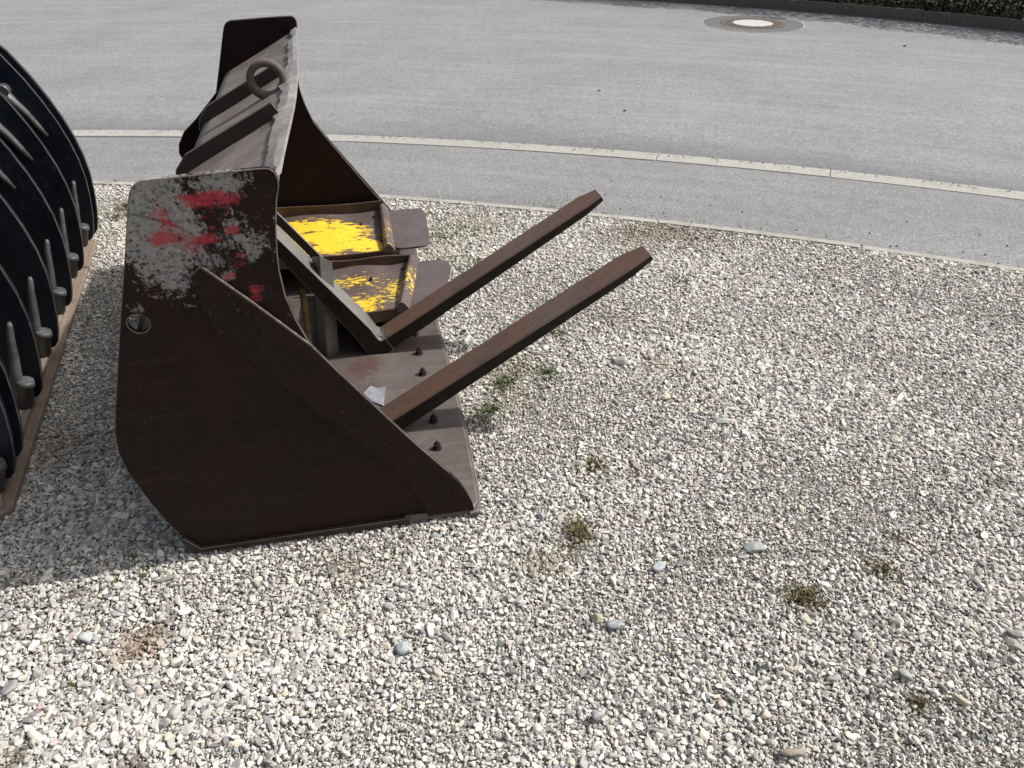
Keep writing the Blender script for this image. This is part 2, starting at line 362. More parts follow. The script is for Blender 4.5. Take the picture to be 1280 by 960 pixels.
disc('iron_frame', .335, .395, .006, mat_iron, th=.01); disc('lid_rim', .245, .325, .008, mat_iron, th=.012); disc('lid_fill', 0, .242, .008, mat_fill)
for k in range(16):
    a = 2 * math.pi * k / 16; bm = bmesh.new(); box_bm(bm, (0, 0, 0), (.03, .018, .006), bev=.001)
    o = bm_obj('vent_lug', bm, mh, [mat_iron]); o.location = (.285 * math.cos(a), .285 * math.sin(a), .010); o.rotation_euler = (0, 0, a)

# ---------------------------------------------------------------- gravel
m = M('gravel_bed', .95, spec=.1)
mat_bed = m.done(m.mix(m.ramp(m.noise(60, 6, .7), .4, .62), (.30, .29, .26), (.18, .17, .15)), None, m.noise(90, 5), .01)
ge = arc(EC, ER - .062, 80, math.radians(40), math.radians(130))
bed = sheet('gravel_yard', ge + [(-16, 0), (-16, -12), (16, -12), (16, -2)][0:3] + [(8, -12)], -.012, mat_bed)

def stone_color(n):
    pal = np.array([(.57, .565, .53), (.46, .46, .435), (.34, .345, .335), (.54, .51, .43), (.18, .185, .185), (.31, .335, .355), (.46, .40, .365), (.70, .69, .65)])
    pr = np.array([.31, .20, .17, .08, .09, .025, .025, .10])
    c = pal[rng.choice(len(pal), n, p=pr / pr.sum())]
    return np.clip(c * np.array((1.03, 1.0, .985)) * rng.uniform(.80, 1.16, (n, 1)) * rng.uniform(.97, 1.03, (n, 3)), .02, .9)
# stained or soiled spots: (pixel x, pixel y, radius m, colour, strength)
stains = [(172, 806, .085, (.21, .13, .07), .9), (195, 790, .05, (.20, .13, .08), .8), (20, 945, .045, (.10, .08, .06), 1), (168, 955, .045, (.10, .08, .06), 1), (90, 742, .035, (.13, .10, .07), .9),
          (1245, 603, .05, (.14, .10, .07), .9), (1120, 672, .045, (.17, .12, .09), .8), (840, 288, .30, (.20, .13, .08), .75), (790, 292, .22, (.22, .15, .10), .6), (765, 395, .20, (.34, .31, .25), .4),
          (830, 458, .10, (.30, .20, .15), .45), (722, 668, .075, (.14, .11, .06), .75), (1007, 748, .06, (.15, .12, .05), .85), (742, 582, .06, (.16, .13, .07), .7), (630, 470, .16, (.24, .22, .12), .55),
          (655, 455, .10, (.22, .2, .1), .5), (600, 520, .10, (.24, .22, .13), .5), (650, 500, .12, (.25, .2, .13), .45), (1104, 712, .07, (.22, .19, .11), .5), (1150, 880, .05, (.17, .14, .09), .7), (540, 295, .3, (.28, .27, .20), .45),
          (560, 330, .22, (.25, .26, .17), .45), (600, 285, .3, (.27, .27, .19), .4), (165, 258, .22, (.14, .14, .07), .8), (135, 300, .3, (.4, .37, .28), .4), (800, 590, .06, (.3, .22, .18), .5), (430, 715, .12, (.28, .22, .17), .45), (60, 560, .16, (.30, .24, .18), .55),
          (130, 560, .16, (.30, .24, .18), .45), (680, 705, .10, (.27, .22, .14), .5), (790, 645, .05, (.3, .2, .16), .45), (1160, 640, .05, (.3, .2, .16), .4), (50, 885, .02, (.6, .2, .26), .5), (500, 690, .1, (.3, .25, .2), .3), (880, 695, .05, (.24, .22, .12), .4)]
def stain(x, y, c):
    c = c.copy()
    for px, py, r, sc, k in stains:
        g = gnd(px, py); d = np.hypot(x - g.x, y - g.y) / r
        wgt = np.clip(1.35 - d - rng.uniform(0, .7, len(x)), 0, 1)[:, None] * k
        c = c * (1 - wgt) + np.array(sc) * rng.uniform(.6, 1.35, (len(x), 1)) * wgt
    return c
def scatter(spacing, keep, m):
    xs = np.arange(-4.6, 4.6, spacing); ys = np.arange(.2, 4.9, spacing)
    X, Y = np.meshgrid(xs, ys); X = X.ravel(); Y = Y.ravel()
    X = X + rng.uniform(-.48, .48, len(X)) * spacing; Y = Y + rng.uniform(-.48, .48, len(Y)) * spacing
    k = inview(X, Y, m) & (np.hypot(X - EC[0], Y - EC[1]) < ER - .055) & (rng.random(len(X)) < keep)
    # nothing under the bucket floor
    qa = (X + .886) * U.x + (Y - 1.522) * U.y; qw = (X + .886) * N.x + (Y - 1.522) * N.y
    k &= ~((qa > .03) & (qa < .80) & (qw > .01) & (qw < 2.02))
    return X[k], Y[k]
def lump(X, Y): return .010 * np.sin(X * 2.1 + 1.3 * np.sin(Y * 1.7)) * np.cos(Y * 2.6 + X) * .5
def pnoise(X, Y): return np.sin(X * 3.1 + 2 * np.sin(Y * 2.3)) * np.sin(Y * 3.7 - 1.5 * np.sin(X * 1.9)) 
P_, Sc_, Ro_, Co_, Id_ = [], [], [], [], []
def layer(spacing, keep, d0, d1, z, mrg, bias=0, sub=0):
    X, Y = scatter(spacing, keep, mrg); n = len(X)
    D = d0 + (d1 - d0) * rng.random(n) ** 1.7
    D *= 1 + .24 * pnoise(X, Y) - bias
    s = np.stack([D * .5 * rng.uniform(.9, 1.5, n), D * .5 * rng.uniform(.65, 1.0, n), D * .5 * rng.uniform(.38, .78, n)], 1)
    r = np.stack([rng.normal(0, .45, n), rng.normal(0, .45, n), rng.uniform(0, 6.28, n)], 1)
    Z = z + lump(X, Y) + rng.uniform(-.003, .003, n)
    return X, Y, Z, s, r, stain(X, Y, stone_color(n))
for a in ((.0066, .95, .005, .009, -.006, 30), (.0098, .95, .008, .015, -.004, 90), (.0165, .72, .013, .022, -.001, 150)):
    X, Y, Z, s, r, c = layer(*a)
    P_.append(np.stack([X, Y, Z], 1)); Sc_.append(s); Ro_.append(r); Co_.append(c)
# the largest pebbles are objects of their own
bx, by, bz, bs, br, bc = layer(.085, .75, .021, .030, .001, 0)
fy = by * math.cos(PT) + 1.6 * math.sin(PT); order = np.argsort(-bs[:, 0] / fy); big, rest = order[:285], order[285:]
P_.append(np.stack([bx, by, bz], 1)[rest]); Sc_.append(bs[rest]); Ro_.append(br[rest]); Co_.append(bc[rest])
P_ = np.concatenate(P_); Sc_ = np.concatenate(Sc_); Ro_ = np.concatenate(Ro_); Co_ = np.concatenate(Co_); NP = len(P_)
print('gravel stones', NP)

NV = 10
planes = []
for v in range(NV):
    g = np.random.default_rng(100 + v); k = 8
    nn = g.normal(size=(k, 3)); nn /= np.linalg.norm(nn, axis=1)[:, None]; planes.append((nn, g.uniform(.45, .85, k)))
gn = bpy.data.node_groups.new('gravel_stones', 'GeometryNodeTree')
gn.interface.new_socket('Geometry', in_out='INPUT', socket_type='NodeSocketGeometry'); gn.interface.new_socket('Geometry', in_out='OUTPUT', socket_type='NodeSocketGeometry')
gi = gn.nodes.new('NodeGroupInput'); go = gn.nodes.new('NodeGroupOutput'); L = gn.links.new
def mt_(op, a, b):
    o = gn.nodes.new('ShaderNodeMath'); o.operation = op
    for i, v in enumerate((a, b)):
        if isinstance(v, (int, float)): o.inputs[i].default_value = float(v)
        else: L(v, o.inputs[i])
    return o.outputs[0]
pos = gn.nodes.new('GeometryNodeInputPosition'); g2i = gn.nodes.new('GeometryNodeGeometryToInstance')

def stone_mat(name, instanced):
    m = M(name, .82, spec=.3)
    if instanced: at = m.n('ShaderNodeAttribute', attribute_type='INSTANCER', attribute_name='col'); c0 = at.outputs['Color']
    else: c0 = m.n('ShaderNodeObjectInfo').outputs['Color']
    ge_ = m.n('ShaderNodeNewGeometry'); nz = m.noise(260, 4, .7, ge_.outputs['Position']); nb = m.noise(90, 3, .6, ge_.outputs['Position'])
    col = m.mix(m.ramp(nz, .35, .65, 0, .22), c0, (.30, .28, .25)); col = m.mix(m.ramp(nb, .52, .66, 0, .22), col, (.72, .70, .66))
    return m.done(col, None, nz, .0008, .5)
mat_gravel = stone_mat('limestone_gravel', True); mat_stone = stone_mat('limestone_pebble', False)
for v in range(NV):
    ico = gn.nodes.new('GeometryNodeMeshIcoSphere'); ico.inputs['Radius'].default_value = 1; ico.inputs['Subdivisions'].default_value = 3
    run = 1.0
    for nv_, dv_ in zip(*planes[v]):
        dt = gn.nodes.new('ShaderNodeVectorMath'); dt.operation = 'DOT_PRODUCT'; L(pos.outputs[0], dt.inputs[0]); dt.inputs[1].default_value = tuple(nv_)
        run = mt_('MINIMUM', run, mt_('DIVIDE', float(dv_), mt_('MAXIMUM', dt.outputs['Value'], .05)))
    sp = gn.nodes.new('ShaderNodeVectorMath'); sp.operation = 'SCALE'; L(pos.outputs[0], sp.inputs[0]); L(run, sp.inputs['Scale'])
    st_ = gn.nodes.new('GeometryNodeSetPosition'); L(ico.outputs['Mesh'], st_.inputs['Geometry']); L(sp.outputs[0], st_.inputs['Position'])
    sm = gn.nodes.new('GeometryNodeSetShadeSmooth'); L(st_.outputs[0], sm.inputs[0]); sm.inputs['Shade Smooth'].default_value = v % 4 == 0
    mt2 = gn.nodes.new('GeometryNodeSetMaterial'); L(sm.outputs[0], mt2.inputs[0]); mt2.inputs['Material'].default_value = mat_gravel
    L(mt2.outputs[0], g2i.inputs[0])
ins = gn.nodes.new('GeometryNodeInstanceOnPoints'); ins.inputs['Pick Instance'].default_value = True
def na(name, typ):
    o = gn.nodes.new('GeometryNodeInputNamedAttribute'); o.data_type = typ; o.inputs['Name'].default_value = name; return o.outputs['Attribute']
L(gi.outputs[0], ins.inputs['Points']); L(g2i.outputs[0], ins.inputs['Instance']); L(na('pick', 'INT'), ins.inputs['Instance Index'])
L(na('scl', 'FLOAT_VECTOR'), ins.inputs['Scale'])
e2r = gn.nodes.new('FunctionNodeEulerToRotation'); L(na('rot', 'FLOAT_VECTOR'), e2r.inputs[0]); L(e2r.outputs[0], ins.inputs['Rotation'])
L(ins.outputs[0], go.inputs[0])
me = bpy.data.meshes.new('gravel'); me.vertices.add(NP); me.vertices.foreach_set('co', P_.astype(np.float32).ravel())
def setv(name, arr, typ='FLOAT_VECTOR'):
    a = me.attributes.new(name, typ, 'POINT'); a.data.foreach_set('vector' if typ == 'FLOAT_VECTOR' else 'value', arr.ravel())
setv('scl', Sc_.astype(np.float32)); setv('rot', Ro_.astype(np.float32)); setv('col', Co_.astype(np.float32)); setv('pick', rng.integers(0, NV, NP).astype(np.int32), 'INT')
me.update(); gravel = link('gravel', me, None, [mat_gravel]); gravel['kind'] = 'stuff'
tag(gravel, 'pale grey crushed limestone gravel covering the yard', 'gravel')
md = gravel.modifiers.new('stones', 'NODES'); md.node_group = gn

def stone_mesh(seed, sub=3, flat=False):
    bm = bmesh.new(); bmesh.ops.create_icosphere(bm, subdivisions=sub, radius=1)
    nn, dd = planes[seed % NV]
    for v in bm.verts:
        p = np.array(v.co); dt = np.maximum(nn @ p, .05); v.co = v.co * float(min(1, (dd / dt).min()))
    me = bpy.data.meshes.new('stone'); bm.to_mesh(me); bm.free(); me.materials.append(mat_stone)
    for p in me.polygons: p.use_smooth = not flat
    return me
smesh = [stone_mesh(i, 3, i % 3 != 0) for i in range(NV)]
for i in big:
    o = bpy.data.objects.new('stone', smesh[random.randrange(NV)]); COL.objects.link(o); o.parent = bed
    o.location = (bx[i], by[i], bz[i]); o.scale = bs[i]; o.rotation_euler = br[i]; o.color = (*bc[i], 1)
# stones one would notice first
notable = [
 (944, 686, .062, .040, .014, (.29, .31, .31), .3, 'wide flat grey wedge shaped stone right of the largest moss tuft'),
 (776, 452, .058, .042, .020, (.27, .28, .27), .1, 'mid grey rounded stone alone in the gravel between the raised fork tips and the middle'),
 (832, 498, .038, .030, .018, (.58, .50, .36), .5, 'cream yellow stone in the gravel just below the round grey one'),
 (829, 553, .052, .036, .016, (.20, .22, .20), .2, 'dark greenish grey stone with a flat top in the middle of the gravel'),
 (824, 711, .038, .028, .014, (.36, .40, .44), .1, 'blue grey oval stone right of the large moss tuft'),
 (1131, 846, .040, .032, .016, (.27, .27, .25), .0, 'smooth dark grey oval stone near the lower right of the gravel'),
 (767, 781, .040, .028, .016, (.24, .26, .29), .2, 'slate blue pointed stone beside a round tan one near the bottom'),
 (747, 774, .026, .026, .014, (.37, .35, .25), .0, 'round tan stone beside a slate blue pointed one near the bottom'),
 (231, 766, .034, .023, .013, (.66, .65, .58), .5, 'white oval pebble below the rear corner of the rusty bucket'),
 (503, 812, .036, .030, .018, (.30, .34, .37), .4, 'bluish grey stone in the gravel at lower left of centre'),
 (1266, 808, .034, .030, .017, (.30, .30, .27), .1, 'grey rounded stone at the right edge of the view'),
 (1203, 878, .046, .018, .013, (.42, .39, .29), -.9, 'long thin tan stone near the lower right corner'),
 (993, 942, .060, .024, .016, (.30, .26, .22), .0, 'long brownish grey stone at the bottom right of centre'),
 (746, 897, .034, .026, .016, (.28, .28, .29), .2, 'dark grey oval stone near the bottom centre'),
 (14, 862, .038, .034, .016, (.28, .29, .29), .3, 'large grey stone at the lower left edge of the gravel'),
 (110, 800, .048, .032, .020, (.42, .44, .45), .1, 'pale blue grey stone beside the brown stained patch'),
 (208, 725, .052, .016, .012, (.25, .25, .24), .35, 'thin dark slab stone lying below the rusty bucket corner'),
 (903, 528, .055, .022, .014, (.34, .37, .35), .3, 'long grey green stone right of centre in the gravel')]
for i, (px, py, lx, ly, hz, c, rz, lab) in enumerate(notable):
    g = gnd(px, py); o = bpy.data.objects.new('loose_stone', smesh[(i * 3 + 1) % NV]); COL.objects.link(o)
    o.location = (g.x, g.y, .006); o.scale = (lx * .55, ly * .6, hz * .75); o.rotation_euler = (random.uniform(-.15, .15), random.uniform(-.15, .15), rz); o.color = (*c, 1)
    tag(o, lab, 'stone', 'larger stones lying in the gravel')

# ================================================================ THE RUSTY BUCKET
A = Vector((-.88622, 1.52151, 0))
BK = empty('loader_bucket', A, math.atan2(U.y, U.x))
tag(BK, 'rusty dark brown loader bucket with scratched red and grey side plate', 'loader bucket')
side = [(.02, .016), (-.019, .065), (-.045, .125), (-.066, .19), (-.085, .26), (-.098, .32), (-.103, .38), (-.095, .44), (-.078, .50), (-.053, .58), (-.022, .68), (.007, .77), (.044, .882), (.078, .989),
        (.091, 1.028), (.097, 1.042), (.108, 1.054), (.124, 1.061), (.242, 1.067), (.368, 1.071), (.382, 1.069), (.392, 1.060), (.396, 1.046), (.395, 1.028), (.386, 1.0), (.374, .937), (.366, .871), (.364, .831), (.367, .769), (.381, .704), (.400, .646),
        (.410, .622), (.455, .551), (.542, .422), (.637, .284), (.72, .172), (.750, .128), (.768, .09), (.782, .05), (.787, .022), (.775, .0165)]
hole = [(.036 + .024 * math.cos(a), .734 + .024 * math.sin(a)) for a in np.linspace(0, 2 * math.pi, 17)[:-1]]
plate('side_plate', side, 0, .0155, BK, [mat_near, mat_edge], holes=[hole])['label'] = 'near side plate with patches of worn grey and red paint'
plate('side_plate', side, 2.02, 2.036, BK, [mat_side_in, mat_edge], holes=[hole])
plate('side_stiffener', [(.199, .861), (.212, .849), (.30, .752), (.408, .628), (.457, .553), (.545, .422), (.640, .284), (.723, .172), (.752, .130), (.771, .09), (.785, .05), (.790, .022), (.655, .022), (.60, .178), (.489, .319), (.195, .692), (.174, .84)][::-1],
      -.010, -.001, BK, [mat_strip], bevel=.0015)
plate('side_stiffener', [(.199, .861), (.408, .628), (.457, .553), (.723, .172), (.771, .09), (.790, .022), (.62, .022), (.600, .178), (.195, .692), (.174, .84)][::-1], 2.037, 2.049, BK, [mat_strip, mat_edge], bevel=.003)
# weld runs: thin irregular beads
def weld(pts, r=.004, mat=None):
    out = []; 
    for p, q in zip(pts[:-1], pts[1:]):
        p = Vector(p); q = Vector(q); k = max(2, int((q - p).length / .012))
        out += [p.lerp(q, i / k) for i in range(k)]
    out.append(Vector(pts[-1]))
    tube('weld_bead', out, [r * random.uniform(.8, 1.12) for _ in out], BK, [mat or mat_weld], seg=6)
weld([(.174, -.004, .838), (.200, -.005, .863), (.30, -.005, .754), (.408, -.005, .630)], .0038)
weld([(.408, -.006, .630), (.457, -.006, .555), (.545, -.006, .424), (.640, -.006, .286), (.723, -.006, .174)], .0022, mat_edge)
weld([(.194, -.001, .690), (.489, -.001, .317), (.60, -.001, .176)], .003, mat_strip)
weld([(.10, .0165, .865), (.24, .0175, .935), (.37, .0175, 1.005)], .005)
# rear shell: curved sheet as one piece
outp = [(.60, .0075), (.35, .0075), (.06, .008), (.025, .018), (-.006, .065), (-.033, .125), (-.054, .19), (-.073, .26), (-.086, .32), (-.091, .38), (-.083, .44), (-.064, .51), (-.035, .585), (.000, .66), (.034, .735), (.072, .852)]
def strip_solid(name, path, th, w0, w1, mats, parent, side_=1, smooth=True):
    path = [Vector((p[0], 0, p[1])) for p in path]; inner = []
    for i, p in enumerate(path):
        t = (path[min(i + 1, len(path) - 1)] - path[max(i - 1, 0)]).normalized(); inner.append(p + Vector((t.z, 0, -t.x)) * th * side_)
    V = []; n = len(path)
    for ww in (w0, w1):
        for p in path: V.append((p.x, ww, p.z))
        for p in inner: V.append((p.x, ww, p.z))
    Fc = []
    for i in range(n - 1):
        Fc += [(i, i + 1, 2 * n + i + 1, 2 * n + i), (n + i, 3 * n + i, 3 * n + i + 1, n + i + 1), (i, n + i, n + i + 1, i + 1), (2 * n + i, 2 * n + i + 1, 3 * n + i + 1, 3 * n + i)]
    Fc += [(0, 2 * n, 3 * n, n), (n - 1, 2 * n - 1, 4 * n - 1, 3 * n - 1)]
    me = bpy.data.meshes.new(name); me.from_pydata(V, [], Fc); bm = bmesh.new(); bm.from_mesh(me); bmesh.ops.recalc_face_normals(bm, faces=bm.faces[:]); bm.to_mesh(me); bm.free()
    return link(name, me, parent, mats)
m_shell = mat_floor
strip_solid('rear_shell', outp, .012, .0165, 2.0195, [mat_gusset], BK)
# roof sheet, slightly dented
def roof():
    nx, ny = 10, 40; V = []; Fc = []
    for j in range(ny + 1):
        for i in range(nx + 1):
            a = .070 + (.388 - .070) * i / nx; ww = .0165 + 2.003 * j / ny
            z = .858 + (a - .070) * .515 + .003 * math.sin(ww * 7 + a * 9) * math.sin(a * 14) * (1 - a / .39) - .003
            V.append((a, ww, z))
    nb = len(V); V += [(a, b, z - .012) for a, b, z in V]
    def id_(i, j, k=0): return k * nb + j * (nx + 1) + i
    for j in range(ny):
        for i in range(nx):
            Fc.append((id_(i, j), id_(i + 1, j), id_(i + 1, j + 1), id_(i, j + 1))); Fc.append((id_(i, j, 1), id_(i, j + 1, 1), id_(i + 1, j + 1, 1), id_(i + 1, j, 1)))
        Fc.append((id_(0, j), id_(0, j + 1), id_(0, j + 1, 1), id_(0, j, 1))); Fc.append((id_(nx, j), id_(nx, j, 1), id_(nx, j + 1, 1), id_(nx, j + 1)))
    return mesh('roof_sheet', V, Fc, BK, [mat_top], True)
roof()
# gussets across the roof sheet; shade on their faces is put into the colour
def rz(a): return .862 + (a - .070) * .515
for ww in (.665, 1.22):
    plate('gusset', [(.045, .83), (.372, rz(.372) - .006), (.350, rz(.35) + .040), (.09, rz(.09) + .042), (.055, .872)][::-1] if ww < 1.7 else [(.05, .84), (.372, rz(.372) - .006), (.36, rz(.36) + .02), (.09, rz(.09) + .022)][::-1], ww, ww + .012, BK, [mat_gusset, mat_top], bevel=.002)
# torn grey lip along the roof's front edge
def lip():
    lft = [(.0165, .372), (.08, .366), (.12, .378), (.16, .356), (.22, .349), (.30, .358), (.38, .350), (.46, .356), (.537, .352), (.60, .362), (.65, .352), (.699, .356), (.78, .366), (.84, .362), (.902, .369), (1.0, .356), (1.107, .355), (1.2, .362), (1.3, .372), (1.385, .380), (1.46, .366), (1.55, .372), (1.66, .360), (1.76, .366), (1.86, .376), (1.95, .362), (2.019, .372)]
    V = []; Fc = []; ts = []
    for k in range(len(lft) - 1):
        (w0_, a0_), (w1_, a1_) = lft[k], lft[k + 1]
        for s in range(3):
            t = s / 3; ts.append((w0_ + (w1_ - w0_) * t, a0_ + (a1_ - a0_) * t + random.uniform(-.004, .004)))
    ts.append(lft[-1])
    for ww, a in ts:
        bulge = .022 * math.sin(math.pi * min(1, ww / 2.02)) ** 1.3
        zt = .864 + (a - .07) * .515 + random.uniform(-.002, .004); zf = 1.030 + .003 * math.sin(ww * 6)
        ar = .384 + bulge + (.006 if ww > .1 else 0)
        V += [(a, ww, zt), (a * .45 + ar * .55, ww, (zt + zf) / 2 + .004 + .002 * math.sin(ww * 9)), (ar, ww, zf), (ar + .003, ww, zf - .009), (ar - .008, ww, zf - .012), (a + .002, ww, zt - .012)]
    q = 6
    for k in range(len(ts) - 1):
        for j in range(q): Fc.append((k * q + j, (k + 1) * q + j, (k + 1) * q + (j + 1) % q, k * q + (j + 1) % q)[::-1])
    Fc += [tuple(range(q)), tuple(range((len(ts) - 1) * q, len(ts) * q))[::-1]]
    mesh('front_lip', V, Fc, BK, [mat_lip])
lip()
# lifting eye: a short thick ring standing on the roof
def eye():
    c = Vector((.318, 1.03, 1.030)); V = []; Fc = []; n = 40
    prof = [(.060, -.020), (.062, -.015), (.062, .020), (.058, .024), (.043, .024), (.040, .020), (.040, -.015), (.043, -.020)]
    for k in range(n):
        a = 2 * math.pi * k / n
        for r, y in prof: V.append((c.x + r * math.cos(a), c.y + y, c.z + r * math.sin(a)))
    q = len(prof)
    for k in range(n):
        for j in range(q): Fc.append((k * q + j, ((k + 1) % n) * q + j, ((k + 1) % n) * q + (j + 1) % q, k * q + (j + 1) % q))
    o = mesh('lifting_eye', V, Fc, BK, [mat_eye]); bm = bmesh.new(); bm.from_mesh(o.data); bmesh.ops.recalc_face_normals(bm, faces=bm.faces[:]); bm.to_mesh(o.data); bm.free()
    for p in o.data.polygons: p.use_smooth = True
eye()
# coupling hooks on the rear
for ww in (1.96,):
    plate('coupling_hook', [(.03, .80), (-.02, .75), (-.09, .68), (-.150, .63), (-.182, .58), (-.190, .54), (-.178, .505), (-.145, .495), (-.10, .53), (-.05, .56), (-.02, .62)][::-1], ww, ww + .025, BK, [mat_side_in, mat_gusset], bevel=.003)
# cutting edge with bolts
ce = plate('cutting_edge', [(.09, .0175), (.585, .0175), (.585, -.006), (.790, -.006), (.806, .02), (.812, .10), (.822, .35), (.828, .7), (.824, 1.1), (.815, 1.5), (.812, 2.04), (.585, 2.04), (.585, 2.018), (.09, 2.018)], .004, .030, BK, [mat_cut, mat_edge], axes='xy', bevel=.004)
plate('lip_bar', [(.775, -.018), (.800, -.018), (.815, .02), (.822, .10), (.832, .35), (.838, .7), (.833, 1.1), (.824, 1.5), (.820, 2.05), (.783, 2.05), (.789, 1.5), (.796, .7), (.786, .10)], .0005, .0190, BK, [mat_cut, mat_edge], axes='xy', bevel=.004)
plate('floor_runner', [(-.005, .010), (.60, .002), (.60, .026), (.02, .026), (-.016, .072), (-.026, .066)], -.011, -.001, BK, [mat_gusset, mat_edge], bevel=.0015)
bolt_me = None
for k in range(13):
    ww = .29 + .149 * k
    if bolt_me is None:
        bm = bmesh.new()
        bmesh.ops.create_cone(bm, segments=20, radius1=.016, radius2=.015, depth=.004, cap_ends=True, matrix=Matrix.Translation((0, 0, .002)))
        bmesh.ops.create_cone(bm, segments=6, radius1=.0125, radius2=.012, depth=.014, cap_ends=True, matrix=Matrix.Translation((0, 0, .0115)))
        bmesh.ops.create_cone(bm, segments=10, radius1=.0065, radius2=.005, depth=.010, cap_ends=True, matrix=Matrix.Translation((0, 0, .023)))
        o = bm_obj('bolt', bm, ce, [mat_bolt]); bolt_me = o.data
    else:
        o = bpy.data.objects.new('bolt', bolt_me); COL.objects.link(o); o.parent = ce
    o.location = (.723 + random.uniform(-.004, .004), ww, .0305); o.rotation_euler = (0, 0, random.uniform(0, 1))

def bucket_thing(name, label, cat, group=None, loc=(0, 0, 0), rot=0):
    o = empty(name, A + U * loc[0] + N * loc[1] + Vector((0, 0, loc[2])), math.atan2(U.y, U.x) + rot); tag(o, label, cat, group); return o
# ---- two pallet forks leaning in the bucket
mat_blade = worn_steel('brown_fork_steel', (.098, .068, .056), (.125, .090, .078), (.18, .12, .09), .73, sc=5, rough=(.42, .62), spec=.5)
def blade_mat():
    m = M('brown_fork_steel', spec=.45); a = m.noise(6, 8, .68, m.vec((.5, 1, .5))); b = m.noise(45, 7, .75); st = m.noise(9, 8, .7, m.vec((.35, 4, .35)))
    col = m.mix(m.ramp(a, .38, .62), (.085, .060, .048), (.135, .098, .082)); col = m.mix(m.ramp(st, .5, .66, 0, .6), col, (.17, .13, .11))
    tip = m.math('MULTIPLY', m.blob((1.42, .05, .58), (.40, 9, .40)), 1.0); heel = m.blob((.70, .05, .16), (.30, 9, .3)); mid_ = m.blob((1.0, .05, .34), (.18, 9, .3))
    rust = m.math('MAXIMUM', m.math('MAXIMUM', tip, m.math('MULTIPLY', heel, .7)), m.math('MULTIPLY', mid_, .7))
    col = m.mix(m.math('MULTIPLY', m.ramp(m.math('ADD', a, m.math('MULTIPLY', rust, .35)), .54, .78), .65), col, (.155, .078, .052))
    col = m.mix(m.ramp(b, .56, .68, 0, .7), col, (.035, .024, .02)); return m.done(col, m.ramp(b, .3, .7, .4, .65), m.math('ADD', b, st), .0012, .6)
mat_blade = blade_mat()
mat_flank = worn_steel('shaded_flank_steel', (.020, .016, .014), (.032, .024, .020), (.09, .065, .05), .70, sc=6, rough=(.55, .75), spec=.15)  # fork sides and underside coloured darker than the top, standing in for shade
mat_shank = worn_steel('grey_fork_steel', (.175, .170, .158), (.125, .118, .108), None, sc=6, rough=(.42, .6), spec=.5)
def fork(w0, label, dz=0.0, rail=True, ls=.62):
    T = bucket_thing('pallet_fork', label, 'pallet fork', 'pallet forks leaning inside the bucket', (0, w0, dz))
    e = Vector((.858, .514)); h = Vector((.56, .035)); s = Vector((-.565, .825)); W = .110
    nu = Vector((-e.y, e.x))
    # blade: thick at the heel, thinning to the tip, corners of the tip rounded in plan
    n = 14; V = []; Fc = []
    top0 = Vector((.604, .094)); Ltop = 1.0; back = 0 if rail else .07
    for i in range(n + 1):
        t = i / n; p = top0 + e * (Ltop * t * .968 - back * (1 - t))
        th = .056 - .026 * max(0, (t - .12) / .88); 
        x0, x1 = 0, W
        if t > .92: k = (t - .92) / .08; x0 = W * .06 * k ** 2.2; x1 = W - W * .26 * k ** 2.2; th *= 1 - .25 * k
        b = p - nu * th; c = .005 if t < 1 else .004
        for (q, ww) in ((p - nu * c, x0), (p, x0 + c), (p, x1 - c), (p - nu * c, x1), (b + nu * c, x1), (b, x1 - c), (b, x0 + c), (b + nu * c, x0)): V.append((q.x, ww, q.y))
    for i in range(n):
        for j in range(8): Fc.append((i * 8 + j, i * 8 + (j + 1) % 8, (i + 1) * 8 + (j + 1) % 8, (i + 1) * 8 + j))
    Fc += [tuple(range(8))[::-1], tuple(range(n * 8, n * 8 + 8))]
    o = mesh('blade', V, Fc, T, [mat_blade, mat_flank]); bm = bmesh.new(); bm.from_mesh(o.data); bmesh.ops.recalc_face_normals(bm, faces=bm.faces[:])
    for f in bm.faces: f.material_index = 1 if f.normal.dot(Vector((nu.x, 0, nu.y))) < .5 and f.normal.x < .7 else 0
    bm.to_mesh(o.data); bm.free()
    # shank and rounded heel
    if not rail: return T
    ns = Vector((s.y, -s.x))              # front normal of the shank
    fr = [top0 + s * ls + Vector((-.03, -.0)), Vector((.573, .108)) + s * .04, Vector((.577, .090)), Vector((.588, .084)), Vector((.6025, .0925))]
    bo = [top0 - nu * .05 - e * .002, Vector((.628, .036)), Vector((.60, .012)), Vector((.575, .004)), Vector((.548, .012)), Vector((.525, .040)), Vector((.555, .105)) - ns * .050 + s * .04, top0 + s * ls + Vector((-.03, 0)) - ns * .045]
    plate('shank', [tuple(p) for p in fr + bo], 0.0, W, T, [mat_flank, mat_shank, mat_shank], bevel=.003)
    f0 = Vector((.573, .108)) + s * .29; f1 = top0 + s * .60 + Vector((-.03, 0))
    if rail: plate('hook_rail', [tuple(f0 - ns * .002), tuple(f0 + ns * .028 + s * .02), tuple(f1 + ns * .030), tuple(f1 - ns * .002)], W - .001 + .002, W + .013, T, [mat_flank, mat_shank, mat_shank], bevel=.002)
    for dz_ in (.0, .012):
        bm = bmesh.new(); bmesh.ops.create_icosphere(bm, subdivisions=2, radius=.0045); o = bm_obj('weld_dot', bm, T, [mat_lip], True); o.location = (.588 - dz_ * .3, .03, .090 + dz_)
    return T
fork(.400, 'nearer of two brown steel pallet forks rising out of the bucket', 0, False, .07)
fork(.915, 'farther brown pallet fork with its grey shank visible, beside the yellow painted trays', .004)

